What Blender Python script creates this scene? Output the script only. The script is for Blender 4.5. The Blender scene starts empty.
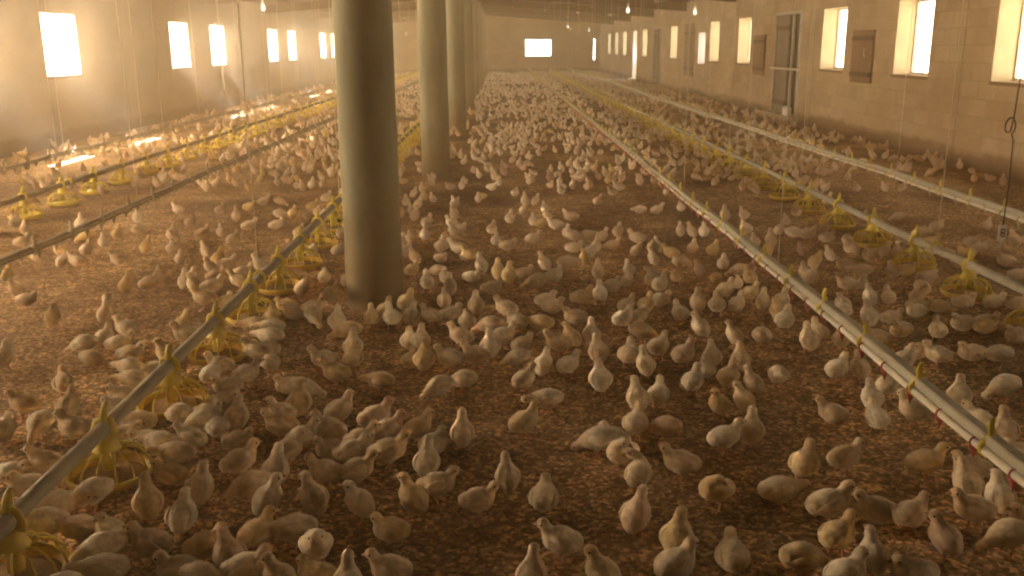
import bpy, bmesh, math, random
import numpy as np
from mathutils import Vector, Matrix, noise

# ------------------------------------------------------------------ camera
SC = bpy.context.scene
COL = SC.collection
F = 925.0                                   # focal length in pixels of the 1024x576 frame
CAMH = 1.5
_d = Vector((-13, 242, -F)).normalized()    # the hall's long axis seen by the camera
_u = Vector((-26, 3602, F)).normalized()
_u = (_u - _d * _u.dot(_d)).normalized()
_r = _d.cross(_u)
ROT = Matrix(((_r.x, _r.y, _r.z), (_d.x, _d.y, _d.z), (_u.x, _u.y, _u.z)))
cam_data = bpy.data.cameras.new('camera')
cam_data.sensor_width = 36.0
cam_data.lens = F * 36.0 / 1024.0
cam_data.clip_start = 0.05
cam_data.clip_end = 400
cam = bpy.data.objects.new('camera', cam_data)
COL.objects.link(cam)
cam.matrix_world = Matrix.Translation((0, 0, CAMH)) @ ROT.to_4x4()
SC.camera = cam

def ray(px, py):
    return ROT @ Vector((px - 512, 288 - py, -F))
def on_floor(px, py, z=0.0):
    v = ray(px, py); t = (z - CAMH) / v.z
    return Vector((v.x * t, v.y * t, z))
def on_side(px, py, x):
    v = ray(px, py); t = x / v.x
    return Vector((x, v.y * t, CAMH + v.z * t))
def at_y(px, py, y):
    v = ray(px, py); t = y / v.y
    return Vector((v.x * t, y, CAMH + v.z * t))

# ------------------------------------------------------------------ world, sun, exposure
SC.view_settings.view_transform = 'Standard'
SC.view_settings.look = 'None'
SC.view_settings.gamma = 1
SC.view_settings.use_curve_mapping = False
SC.view_settings.exposure = 2.38
world = bpy.data.worlds.new('world'); SC.world = world
world.use_nodes = True
bg = world.node_tree.nodes['Background']
bg.inputs['Color'].default_value = (1.0, 0.84, 0.58, 1)
bg.inputs['Strength'].default_value = 1.6
sun = bpy.data.objects.new('sun', bpy.data.lights.new('sun', 'SUN'))
sun.data.energy = 26; sun.data.angle = math.radians(0.6); sun.data.color = (0.80, 0.90, 1.0)
COL.objects.link(sun)
sun.rotation_euler = Vector((1.25, 0.12, -1.30)).to_track_quat('-Z', 'Y').to_euler()
SKY_LEFT, SKY_RIGHT = 66.0, 0.8             # daylight entering each opening (watts)
HAZE = 0.018
HAZE_WINDOWS = 0.022

SC.cycles.use_denoising = True
SC.cycles.filter_width = 2.2
SC.cycles.volume_bounces = 1
SC.cycles.max_bounces = 8
SC.cycles.diffuse_bounces = 4
SC.cycles.sample_clamp_indirect = 6
SC.cycles.volume_step_rate = 4

XL, XR = -7.1, 5.75
YB, YE = -7.0, 54.3
RIDGE_X, RIDGE_Z, PITCH = -0.76, 3.00, 0.078
WT = 0.30
def beam_z(x): return RIDGE_Z - PITCH * abs(x - RIDGE_X)

# ------------------------------------------------------------------ helpers
def tag(o, label=None, cat=None, group=None, kind=None):
    if label: o['label'] = label
    if cat: o['category'] = cat
    if group: o['group'] = group
    if kind: o['kind'] = kind
    return o

def empty(name, loc=(0, 0, 0), rz=0.0, parent=None):
    o = bpy.data.objects.new(name, None); COL.objects.link(o)
    o.empty_display_size = 0.05
    o.location = loc; o.rotation_euler = (0, 0, rz)
    if parent: o.parent = parent
    return o

def link_mesh(name, me, parent=None, loc=None, rot=None, scale=None):
    o = bpy.data.objects.new(name, me); COL.objects.link(o)
    if parent: o.parent = parent
    if loc is not None: o.location = loc
    if rot is not None: o.rotation_euler = rot
    if scale is not None: o.scale = scale
    return o

def mesh_from(bm, name, mat, smooth=False):
    me = bpy.data.meshes.new(name); bm.to_mesh(me); bm.free()
    for m in (mat if isinstance(mat, (list, tuple)) else [mat]): me.materials.append(m)
    if smooth:
        for p in me.polygons: p.use_smooth = True
    return me

def obj(name, bm, mat, parent=None, smooth=False, loc=None):
    return link_mesh(name, mesh_from(bm, name, mat, smooth), parent, loc)

def box(bm, x0, x1, y0, y1, z0, z1):
    v = [bm.verts.new((x, y, z)) for x in (x0, x1) for y in (y0, y1) for z in (z0, z1)]
    for f in ((0, 1, 3, 2), (4, 6, 7, 5), (0, 4, 5, 1), (2, 3, 7, 6), (0, 2, 6, 4), (1, 5, 7, 3)):
        bm.faces.new([v[i] for i in f])

def tube(bm, pts, r, n=8, caps=True, rr=None, flat=1.0):
    """tube through pts; rr: radius per point; flat squashes the second axis"""
    pts = [Vector(p) for p in pts]
    rings = []
    prev = None
    for i, p in enumerate(pts):
        a = pts[max(i - 1, 0)]; b = pts[min(i + 1, len(pts) - 1)]
        t = (b - a).normalized()
        if prev is None:
            ref = Vector((0, 0, 1)) if abs(t.z) < 0.9 else Vector((1, 0, 0))
            s = t.cross(ref).normalized()
        else:
            s = (prev - t * prev.dot(t)).normalized()
        prev = s
        w = t.cross(s)
        ra = rr[i] if rr else r
        rings.append([bm.verts.new(p + (s * math.cos(2 * math.pi * k / n) + w * (math.sin(2 * math.pi * k / n) * flat)) * ra) for k in range(n)])
    for a, b in zip(rings, rings[1:]):
        for k in range(n):
            bm.faces.new((a[k], a[(k + 1) % n], b[(k + 1) % n], b[k]))
    if caps:
        bm.faces.new(rings[0][::-1]); bm.faces.new(rings[-1])

def lathe(bm, prof, n=24, cx=0, cy=0, close=False):
    rings = [[bm.verts.new((cx + r * math.cos(2 * math.pi * k / n), cy + r * math.sin(2 * math.pi * k / n), z)) for k in range(n)] for r, z in prof]
    pairs = list(zip(rings, rings[1:]))
    if close: pairs.append((rings[-1], rings[0]))
    for a, b in pairs:
        for k in range(n):
            bm.faces.new((a[k], a[(k + 1) % n], b[(k + 1) % n], b[k]))
    if not close:
        bm.faces.new(rings[0][::-1]); bm.faces.new(rings[-1])

# ------------------------------------------------------------------ materials
def new_mat(name, rough=0.8, metal=0.0, base=(0.5, 0.5, 0.5)):
    m = bpy.data.materials.new(name); m.use_nodes = True
    nt = m.node_tree; b = nt.nodes['Principled BSDF']
    b.inputs['Base Color'].default_value = (*base, 1)
    b.inputs['Roughness'].default_value = rough
    b.inputs['Metallic'].default_value = metal
    return m, nt, b

def node(nt, typ, **kw):
    n = nt.nodes.new(typ)
    for k, v in kw.items():
        if k in n.inputs.keys(): n.inputs[k].default_value = v
        else: setattr(n, k, v)
    return n

def ramp(nt, src, stops):
    r = nt.nodes.new('ShaderNodeValToRGB')
    e = r.color_ramp.elements
    e[0].position, e[0].color = stops[0][0], (*stops[0][1], 1)
    e[1].position, e[1].color = stops[-1][0], (*stops[-1][1], 1)
    for p, c in stops[1:-1]:
        x = e.new(p); x.color = (*c, 1)
    nt.links.new(src, r.inputs[0])
    return r.outputs[0]

def mix(nt, a, b, fac, mode='MIX'):
    m = nt.nodes.new('ShaderNodeMix'); m.data_type = 'RGBA'; m.blend_type = mode
    for sock, v in ((m.inputs['Factor'], fac), (m.inputs[6], a), (m.inputs[7], b)):
        if hasattr(v, 'is_output'): nt.links.new(v, sock)
        elif isinstance(v, tuple): sock.default_value = (*v, 1)
        else: sock.default_value = v
    return m.outputs[2]

def bump(nt, b, src, strength, dist):
    n = node(nt, 'ShaderNodeBump', Strength=strength, Distance=dist)
    nt.links.new(src, n.inputs['Height']); nt.links.new(n.outputs[0], b.inputs['Normal'])

def coords(nt, kind='Object', scale=(1, 1, 1)):
    c = nt.nodes.new('ShaderNodeTexCoord')
    m = nt.nodes.new('ShaderNodeMapping'); m.inputs['Scale'].default_value = scale
    nt.links.new(c.outputs[kind], m.inputs[0])
    return m.outputs[0]

def plain(name, c1, c2, scale=8, rough=0.7, metal=0.0, bmp=0.0, stretch=(1, 1, 1)):
    m, nt, b = new_mat(name, rough, metal)
    co = coords(nt, 'Object', stretch)
    n = node(nt, 'ShaderNodeTexNoise', Scale=scale, Detail=5.0, Roughness=0.6)
    nt.links.new(co, n.inputs['Vector'])
    nt.links.new(ramp(nt, n.outputs[0], [(0.3, c1), (0.7, c2)]), b.inputs['Base Color'])
    if bmp: bump(nt, b, n.outputs[0], bmp, 0.02)
    return m

def litter_material():
    m, nt, b = new_mat('litter', 0.95)
    co = coords(nt)
    big = node(nt, 'ShaderNodeTexNoise', Scale=0.9, Detail=5.0, Roughness=0.62); nt.links.new(co, big.inputs['Vector'])
    mid = node(nt, 'ShaderNodeTexNoise', Scale=9.0, Detail=6.0, Roughness=0.7); nt.links.new(co, mid.inputs['Vector'])
    flake = node(nt, 'ShaderNodeTexVoronoi', Scale=72.0); nt.links.new(co, flake.inputs['Vector'])
    flake.inputs['Randomness'].default_value = 1.0
    c1 = ramp(nt, big.outputs[0], [(0.34, (0.20, 0.115, 0.052)), (0.5, (0.37, 0.235, 0.112)), (0.66, (0.60, 0.415, 0.215))])
    c2 = ramp(nt, mid.outputs[0], [(0.3, (0.55, 0.5, 0.45)), (0.7, (1.35, 1.3, 1.2))])
    c3 = mix(nt, c1, c2, 0.8, 'MULTIPLY')
    sep = nt.nodes.new('ShaderNodeSeparateColor'); nt.links.new(flake.outputs['Color'], sep.inputs[0])
    c4 = ramp(nt, sep.outputs[0], [(0.0, (0.45, 0.42, 0.38)), (0.5, (0.9, 0.88, 0.86)), (0.75, (1.5, 1.48, 1.38)), (1.0, (2.6, 2.5, 2.2))])
    nt.links.new(mix(nt, c3, c4, 0.85, 'MULTIPLY'), b.inputs['Base Color'])
    add = nt.nodes.new('ShaderNodeMath'); add.operation = 'ADD'
    nt.links.new(sep.outputs[0], add.inputs[0])
    mul = nt.nodes.new('ShaderNodeMath'); mul.operation = 'MULTIPLY'; mul.inputs[1].default_value = 3.0
    nt.links.new(mid.outputs[0], mul.inputs[0]); nt.links.new(mul.outputs[0], add.inputs[1])
    bump(nt, b, add.outputs[0], 0.9, 0.012)
    return m

def wall_material(name, c_lo, c_hi, mortar=0.35):
    """roughly plastered blockwork: faint courses, blotches, splashed dirt along the foot"""
    m, nt, b = new_mat(name, 0.92)
    c = nt.nodes.new('ShaderNodeTexCoord')
    sp = nt.nodes.new('ShaderNodeSeparateXYZ'); nt.links.new(c.outputs['Object'], sp.inputs[0])
    sm = nt.nodes.new('ShaderNodeMath'); sm.operation = 'ADD'
    nt.links.new(sp.outputs[0], sm.inputs[0]); nt.links.new(sp.outputs[1], sm.inputs[1])
    cb = nt.nodes.new('ShaderNodeCombineXYZ'); nt.links.new(sm.outputs[0], cb.inputs[0]); nt.links.new(sp.outputs[2], cb.inputs[1])
    br = node(nt, 'ShaderNodeTexBrick', Scale=1.0)
    br.inputs['Brick Width'].default_value = 0.42; br.inputs['Row Height'].default_value = 0.21
    br.inputs['Mortar Size'].default_value = 0.012; br.inputs['Mortar Smooth'].default_value = 0.9
    br.inputs['Color1'].default_value = (1.0, 1.0, 1.0, 1); br.inputs['Color2'].default_value = (0.80, 0.74, 0.68, 1)
    br.inputs['Mortar'].default_value = (0.66, 0.62, 0.58, 1)
    nt.links.new(cb.outputs[0], br.inputs['Vector'])
    n = node(nt, 'ShaderNodeTexNoise', Scale=1.3, Detail=7.0, Roughness=0.65); nt.links.new(c.outputs['Object'], n.inputs['Vector'])
    base = ramp(nt, n.outputs[0], [(0.3, c_lo), (0.72, c_hi)])
    c1 = mix(nt, base, br.outputs[0], mortar, 'MULTIPLY')
    st = nt.nodes.new('ShaderNodeMath'); st.operation = 'MULTIPLY_ADD'; st.inputs[1].default_value = 0.55; st.inputs[2].default_value = -0.12
    nt.links.new(n.outputs[0], st.inputs[0])
    d = nt.nodes.new('ShaderNodeMath'); d.operation = 'SUBTRACT'
    nt.links.new(sp.outputs[2], d.inputs[0]); nt.links.new(st.outputs[0], d.inputs[1])
    dirt = ramp(nt, d.outputs[0], [(0.0, (0.42, 0.33, 0.26)), (0.10, (1, 1, 1))])
    nt.links.new(mix(nt, c1, dirt, 0.9, 'MULTIPLY'), b.inputs['Base Color'])
    bump(nt, b, n.outputs[0], 0.5, 0.02)
    return m

def chick_material(name, tint, red=0.0):
    m, nt, b = new_mat(name, 0.9)
    co = coords(nt)
    n = node(nt, 'ShaderNodeTexNoise', Scale=38.0, Detail=4.0, Roughness=0.6); nt.links.new(co, n.inputs['Vector'])
    f = node(nt, 'ShaderNodeTexNoise', Scale=150.0, Detail=3.0, Roughness=0.7)
    nt.links.new(coords(nt, 'Object', (0.45, 1, 1)), f.inputs['Vector'])
    oi = nt.nodes.new('ShaderNodeObjectInfo')
    lo = tuple(t * 0.80 for t in tint)
    c = ramp(nt, n.outputs[0], [(0.34, (lo[0], lo[1] * 0.93, lo[2] * 0.8)), (0.62, tint)])
    v = ramp(nt, oi.outputs['Random'], [(0.0, (0.86, 0.84, 0.80)), (1.0, (1.06, 1.05, 1.03))])
    c = mix(nt, c, v, 1.0, 'MULTIPLY')
    # yellower down on the head and neck
    sp = nt.nodes.new('ShaderNodeSeparateXYZ'); tc = nt.nodes.new('ShaderNodeTexCoord'); nt.links.new(tc.outputs['Object'], sp.inputs[0])
    hd = ramp(nt, sp.outputs[0], [(0.03, (1, 1, 1)), (0.07, (1.0, 0.88 - 0.35 * red, 0.70 - 0.35 * red))])
    nt.links.new(mix(nt, c, hd, 0.8, 'MULTIPLY'), b.inputs['Base Color'])
    b.inputs['Sheen Weight'].default_value = 0.35
    b.inputs['Sheen Roughness'].default_value = 0.6
    b.inputs['Subsurface Weight'].default_value = 0.0
    bump(nt, b, f.outputs[0], 0.6, 0.004)
    return m

M = {}
M['litter'] = litter_material()
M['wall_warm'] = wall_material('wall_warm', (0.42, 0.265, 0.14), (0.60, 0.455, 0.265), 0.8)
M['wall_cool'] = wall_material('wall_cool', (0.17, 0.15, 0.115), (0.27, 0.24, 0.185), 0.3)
M['plaster'] = plain('plaster', (0.46, 0.36, 0.22), (0.62, 0.50, 0.33), 4, 0.9, 0, 0.3)
M['jamb'] = plain('jamb', (0.42, 0.34, 0.22), (0.54, 0.45, 0.30), 5, 0.9)
M['column'] = plain('column', (0.29, 0.26, 0.155), (0.46, 0.42, 0.27), 3.0, 0.85, 0, 0.25, (1, 1, 0.35))
_m = M['column']; _nt = _m.node_tree; _b = _nt.nodes['Principled BSDF']
_src = _b.inputs['Base Color'].links[0].from_socket
_tc = _nt.nodes.new('ShaderNodeTexCoord'); _sp = _nt.nodes.new('ShaderNodeSeparateXYZ'); _nt.links.new(_tc.outputs['Object'], _sp.inputs[0])
_n = node(_nt, 'ShaderNodeTexNoise', Scale=4.0, Detail=5.0); _nt.links.new(_tc.outputs['Object'], _n.inputs['Vector'])
_a = _nt.nodes.new('ShaderNodeMath'); _a.operation = 'MULTIPLY_ADD'; _a.inputs[1].default_value = -.5; _nt.links.new(_n.outputs[0], _a.inputs[0]); _nt.links.new(_sp.outputs[2], _a.inputs[2])
_d = ramp(_nt, _a.outputs[0], [(0.0, (0.60, 0.46, 0.34)), (0.5, (1, 1, 1))])
_nt.links.new(mix(_nt, _src, _d, 0.9, 'MULTIPLY'), _b.inputs['Base Color'])
M['timber'] = plain('timber', (0.06, 0.028, 0.012), (0.12, 0.060, 0.026), 6, 0.85, 0, 0.3, (0.3, 1, 1))
M['deck'] = plain('deck', (0.065, 0.034, 0.016), (0.12, 0.066, 0.030), 2.5, 0.85, 0, 0.0, (1, 0.2, 1))
M['galv'] = plain('galv', (0.33, 0.285, 0.20), (0.43, 0.38, 0.275), 14, 0.65, 0.1)
M['alu'] = plain('alu', (0.42, 0.37, 0.26), (0.52, 0.47, 0.34), 14, 0.6, 0.05)
M['pvc'] = plain('pvc', (0.66, 0.58, 0.42), (0.82, 0.74, 0.58), 10, 0.45)
M['dark_backlit'] = plain('dark_backlit', (0.30, 0.235, 0.14), (0.40, 0.32, 0.20), 10, 0.55)  # backlit darkness of the window-side lines put into the colour; also dark nipples
M['red'] = plain('red', (0.36, 0.045, 0.035), (0.50, 0.08, 0.06), 30, 0.4)
M['yellow'] = plain('yellow', (0.66, 0.50, 0.055), (0.86, 0.68, 0.10), 20, 0.45)
M['amber'] = plain('amber', (0.62, 0.36, 0.04), (0.80, 0.52, 0.07), 20, 0.5)
M['feed'] = plain('feed', (0.30, 0.19, 0.07), (0.55, 0.38, 0.17), 120, 0.95, 0, 0.5)
M['cord'] = plain('cord', (0.72, 0.62, 0.40), (0.86, 0.76, 0.54), 30, 0.8)
M['cable'] = plain('cable', (0.03, 0.022, 0.018), (0.06, 0.045, 0.035), 30, 0.5)
M['white'] = plain('white', (0.86, 0.84, 0.80), (0.95, 0.93, 0.90), 30, 0.5)
M['ink'] = plain('ink', (0.02, 0.02, 0.04), (0.05, 0.04, 0.07), 30, 0.6)
M['board'] = plain('board', (0.20, 0.10, 0.045), (0.30, 0.16, 0.075), 5, 0.85, 0, 0.3, (1, 1, 0.25))
M['door_paint'] = plain('door_paint', (0.15, 0.105, 0.06), (0.23, 0.165, 0.10), 5, 0.7)
M['steel'] = plain('steel', (0.42, 0.38, 0.30), (0.58, 0.53, 0.42), 10, 0.5, 0.3)
M['sacking'] = plain('sacking', (0.68, 0.62, 0.50), (0.84, 0.78, 0.66), 20, 0.9, 0, 0.4)
M['blue_sheet'] = plain('blue_sheet', (0.50, 0.50, 0.80), (0.72, 0.72, 0.98), 5, 0.5)
M['earth'] = plain('earth', (0.50, 0.36, 0.20), (0.70, 0.54, 0.34), 1.2, 0.95)
M['leaf'] = plain('leaf', (0.10, 0.12, 0.03), (0.22, 0.22, 0.07), 8, 0.8)
M['leg_skin'] = plain('leg_skin', (0.55, 0.26, 0.12), (0.72, 0.38, 0.20), 60, 0.6)
M['beak'] = plain('beak', (0.42, 0.24, 0.12), (0.58, 0.36, 0.20), 60, 0.5)
M['eye'] = plain('eye', (0.01, 0.008, 0.006), (0.02, 0.015, 0.01), 5, 0.2)
TINTS = [chick_material('down_cream', (0.93, 0.76, 0.51)), chick_material('down_pale', (0.96, 0.84, 0.63)),
         chick_material('down_yellow', (0.88, 0.67, 0.35)), chick_material('down_ruddy', (0.88, 0.67, 0.45), 0.6)]
em, nt, b = new_mat('lamp_glow', 0.4, 0, (0.9, 0.85, 0.75))
b.inputs['Emission Color'].default_value = (1.0, 0.83, 0.56, 1); b.inputs['Emission Strength'].default_value = 0.35
M['lamp_glow'] = em

# ------------------------------------------------------------------ the room
NX, NY = 60, 260
bm = bmesh.new()
grid = []
for j in range(NY + 1):
    y = YB + (YE - YB) * (j / NY) ** 1.25
    row = []
    for i in range(NX + 1):
        x = XL + (XR - XL) * i / NX
        h = 0.012 * noise.noise(Vector((x * 1.7, y * 1.7, 0))) + 0.007 * noise.noise(Vector((x * 5, y * 5, 3)))
        row.append(bm.verts.new((x, y, h - 0.008)))
    grid.append(row)
for j in range(NY):
    for i in range(NX):
        bm.faces.new((grid[j][i], grid[j][i + 1], grid[j + 1][i + 1], grid[j + 1][i]))
floor = tag(obj('floor', bm, M['litter'], smooth=True), kind='structure')

def wall_with_openings(name, x_in, x_out, openings, mat, top=3.3):
    """openings: (y0, y1, z0, z1)"""
    bm = bmesh.new(); y = YB
    for (a, b_, z0, z1) in sorted(openings):
        box(bm, x_in, x_out, y, a, -0.1, top)
        if z0 > -0.05: box(bm, x_in, x_out, a, b_, -0.1, z0)
        box(bm, x_in, x_out, a, b_, z1, top)
        y = b_
    box(bm, x_in, x_out, y, YE, -0.1, top)
    bmesh.ops.remove_doubles(bm, verts=bm.verts, dist=1e-5)
    bmesh.ops.recalc_face_normals(bm, faces=bm.faces)
    return tag(obj(name, bm, mat), kind='structure')

# openings measured along each wall
def yl(px): return on_side(px, 45, XL).y
left_y = [yl(p) for p in (61.5, 180, 218, 273, 292, 323, 334)]
left_y = [left_y[0] - 2.75 - 8.4, left_y[0] - 8.4, left_y[0] - 2.75] + left_y + [left_y[-1] + 5.6, left_y[-1] + 8.4]
LEFT = [(y - 0.62, y + 0.62, 1.07, 2.06) for y in left_y]
def yr(px): return on_side(px, 60, XR).y
RIGHT_PX = [(893, 931), (818, 846.5), (736, 751), (708, 720), (669, 677.5), (641.5, 647.5), (622.5, 626.5), (614.5, 618), (607.5, 611)]
RIGHT = []
for a, b_ in RIGHT_PX:
    ya, yb = yr(b_), yr(a)
    mid = 0.5 * (ya + yb); RIGHT.append((mid - 0.58, mid + 0.58, 1.05, 2.10))
for y in (yr(993) - .58, 6.4, 2.8):
    RIGHT.append((y - 0.58, y + 0.58, 1.05, 2.10))
DOOR_R = (yr(800), yr(773.5), 0.10, 2.12)
DOOR2_R = (yr(660.5), yr(652.5), 0.10, 2.12)
DOOR3_R = (yr(636.8), yr(632.6), 0.10, 2.12)
# keep openings from touching each other
def clean(ops):
    out = []
    for o in sorted(ops):
        if out and o[0] < out[-1][1] + 0.25: continue
        out.append(o)
    return out
doors = [DOOR_R, DOOR2_R, DOOR3_R]
RW = [o for o in clean(RIGHT) if all(o[1] < d[0] - 0.15 or o[0] > d[1] + 0.15 for d in doors) and o[1] < YE - 0.5]
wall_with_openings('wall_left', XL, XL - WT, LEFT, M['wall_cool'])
BLUE_W = (yr(701) - .48, yr(701) + .48, 0.95, 1.85)
wall_with_openings('wall_right', XR, XR + WT, RW + doors + [BLUE_W], M['wall_warm'])

# end wall with its one window
EW = (at_y(524.5, 50, YE).x, at_y(552, 50, YE).x, at_y(538, 57, YE).z, at_y(538, 38.5, YE).z)
EN = (at_y(592.6, 50, YE).x, at_y(596, 50, YE).x, at_y(594, 60, YE).z, at_y(594, 38, YE).z)
bm = bmesh.new()
for (x0, x1, z0, z1) in ((XL - WT, EW[0], -0.1, 3.4), (EW[1], EN[0], -0.1, 3.4), (EN[1], XR + WT, -0.1, 3.4), (EN[0], EN[1], -0.1, EN[2]), (EN[0], EN[1], EN[3], 3.4), (EW[0], EW[1], -0.1, EW[2]), (EW[0], EW[1], EW[3], 3.4)):
    box(bm, x0, x1, YE, YE + WT, z0, z1)
tag(obj('wall_end', bm, M['wall_warm']), kind='structure')
bm = bmesh.new(); box(bm, XL - WT, XR + WT, YB - WT, YB, -0.1, 3.4)
tag(obj('wall_back', bm, M['wall_warm']), kind='structure')

def opening_trim(n, side, o):
    """plastered sill and a thin outer frame for one window opening"""
    y0, y1, z0, z1 = o
    s = 1 if side == 'right' else -1
    xi = XR if side == 'right' else XL
    w = empty('window_%d' % n, (xi, (y0 + y1) / 2, z0)); w['kind'] = 'structure'
    hw, h = (y1 - y0) / 2, z1 - z0
    bm = bmesh.new()
    a, b_ = sorted((s * -0.015, s * WT))
    box(bm, a, b_, -hw, hw, -0.03, 0.012)
    obj('window_sill', bm, M['wall_warm'] if side == 'right' else M['wall_cool'], w)
    bm = bmesh.new()
    a, b_ = sorted((s * 0.0, s * (WT - 0.04)))
    for ya in (-hw, hw - 0.012):
        box(bm, a, b_, ya, ya + 0.012, 0.012, h)
    box(bm, a, b_, -hw, hw, h - 0.012, h)
    obj('window_reveal', bm, M['jamb'], w)
    bm = bmesh.new()
    a, b_ = sorted((s * (WT - 0.04), s * WT))
    for ya in (-hw, hw - 0.035, -0.018):
        box(bm, a, b_, ya, ya + 0.035, 0.012, h)
    box(bm, a, b_, -hw, hw, h - 0.035, h); box(bm, a, b_, -hw, hw, 0.012, 0.045)
    obj('window_frame', bm, M['steel'], w)

def daylight(name, x, y, z, w, h, direction, watts, color):
    l = bpy.data.lights.new(name, 'AREA'); l.shape = 'RECTANGLE'; l.size = w; l.size_y = h
    l.energy = watts; l.color = color
    o = bpy.data.objects.new(name, l); COL.objects.link(o)
    o.location = (x, y, z)
    o.rotation_euler = Vector(direction).to_track_quat('-Z', 'Z').to_euler()
    return o

n = 0
for o in LEFT:
    n += 1; opening_trim(n, 'left', o)
    daylight('sky_light', XL - WT - 0.03, (o[0] + o[1]) / 2, (o[2] + o[3]) / 2, o[1] - o[0], o[3] - o[2], (1, 0, 0), SKY_LEFT, (1.0, 0.745, 0.475))
for o in RW:
    n += 1; opening_trim(n, 'right', o)
    daylight('sky_light', XR + WT + 0.03, (o[0] + o[1]) / 2, (o[2] + o[3]) / 2, o[1] - o[0], o[3] - o[2], (-1, 0, 0), SKY_RIGHT, (1.0, 0.68, 0.36))
n += 1; opening_trim(n, 'right', BLUE_W)
daylight('sky_light', XR + WT + .03, (BLUE_W[0] + BLUE_W[1]) / 2, 1.4, .9, .85, (-1, 0, 0), 2.2, (0.42, 0.52, 1.0))
daylight('sky_light', XR + WT + .03, DOOR3_R[0] + .30, 1.1, .5, 1.9, (-1, 0, 0), 9, (0.45, 0.65, 1.0))
n += 1
w = empty('window_%d' % n, ((EN[0] + EN[1]) / 2, YE, EN[2])); w['kind'] = 'structure'
bm = bmesh.new(); hw = (EN[1] - EN[0]) / 2
for xa in (-hw, hw - .04): box(bm, xa, xa + .04, .05, .10, 0, EN[3] - EN[2])
box(bm, -hw, hw, .05, .10, EN[3] - EN[2] - .04, EN[3] - EN[2])
obj('window_frame', bm, M['jamb'], w)
n += 1
w = empty('window_%d' % n, ((EW[0] + EW[1]) / 2, YE, EW[2])); w['kind'] = 'structure'
bm = bmesh.new(); hw = (EW[1] - EW[0]) / 2; hh = EW[3] - EW[2]
for xa in (-hw, hw - 0.05): box(bm, xa, xa + 0.05, 0.02, 0.08, 0, hh)
box(bm, -hw, hw, 0.02, 0.08, hh - 0.05, hh); box(bm, -hw, hw, 0.02, 0.08, 0, 0.05)
obj('window_frame', bm, M['jamb'], w)

# ceiling: low gable deck on timber beams that sit on the column rows
bm = bmesh.new()
def deck_z(x): return beam_z(x) + 0.26
for xa, xb in ((XL - WT - 1.05, RIDGE_X), (RIDGE_X, XR + WT + .5)):  # window-side overhang added to cut the sun and narrow its floor patches
    za, zb = deck_z(xa), deck_z(xb)
    vs = [bm.verts.new(p) for p in ((xa, YB - .3, za), (xb, YB - .3, zb), (xb, YE + .3, zb), (xa, YE + .3, za),
                                    (xa, YB - .3, za + .12), (xb, YB - .3, zb + .12), (xb, YE + .3, zb + .12), (xa, YE + .3, za + .12))]
    for f in ((0, 1, 2, 3), (7, 6, 5, 4), (0, 4, 5, 1), (1, 5, 6, 2), (2, 6, 7, 3), (3, 7, 4, 0)):
        bm.faces.new([vs[i] for i in f])
tag(obj('ceiling', bm, M['deck']), kind='structure')

COL_Y = [on_floor(374, 302).y + 5.6 * k for k in range(-2, 9)]
cxs = [on_floor(374, 302).x, on_floor(436, 179).x, on_floor(456, 132).x]
COL_X = -0.765
trim = 0
BEAM_Y = [23.4 + 6.15 * k for k in range(-5, 6) if 23.4 + 6.15 * k < YE - .3]
for k, y in enumerate(BEAM_Y):
    trim += 1
    bm = bmesh.new()
    for xa, xb in ((XL, COL_X), (COL_X, XR)):
        za, zb = beam_z(xa), beam_z(xb)
        vs = [bm.verts.new(p) for p in ((xa, y - .07, za), (xb, y - .07, zb), (xb, y + .07, zb), (xa, y + .07, za),
                                        (xa, y - .07, za + .24), (xb, y - .07, zb + .24), (xb, y + .07, zb + .24), (xa, y + .07, za + .24))]
        for f in ((3, 2, 1, 0), (4, 5, 6, 7), (0, 1, 5, 4), (1, 2, 6, 5), (2, 3, 7, 6), (3, 0, 4, 7)):
            bm.faces.new([vs[i] for i in f])
    tag(obj('trim_%d' % trim, bm, M['timber']), kind='structure')
trim += 1
bm = bmesh.new(); box(bm, COL_X - .09, COL_X + .09, YB, YE, RIDGE_Z - .012, RIDGE_Z + .25)
tag(obj('trim_%d' % trim, bm, M['timber']), kind='structure')
for x in (XL + 0.9, XL + 2.4, XL + 3.9, XL + 5.3, 0.6, 2.0, 3.4, 4.8):      # long purlins under the deck
    trim += 1
    bm = bmesh.new(); box(bm, x - .04, x + .04, YB, YE, deck_z(x) - 0.10, deck_z(x) + 0.01)
    tag(obj('trim_%d' % trim, bm, M['timber']), kind='structure')
# pilaster and pier on the door-side wall
for px in (957,):
    trim += 1
    y = yr(px); bm = bmesh.new(); box(bm, XR - 0.010, XR + 0.02, y - .15, y + .15, -0.02, 2.72)
    tag(obj('trim_%d' % trim, bm, M['wall_warm']), kind='structure')

ORD = ['first', 'second', 'third', 'fourth', 'fifth', 'sixth', 'seventh', 'eighth', 'ninth', 'tenth', 'eleventh', 'twelfth', 'thirteenth',
       'fourteenth', 'fifteenth', 'sixteenth', 'seventeenth', 'eighteenth', 'nineteenth', 'twentieth']
def ordinal(i):
    if i < 20: return ORD[i]
    t = ['twenty', 'thirty', 'forty', 'fifty', 'sixty', 'seventy', 'eighty', 'ninety'][(i + 1) // 10 - 2]
    u = (i + 1) % 10
    return t + '-' + ORD[u - 1] if u else t[:-1] + 'ieth'

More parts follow.
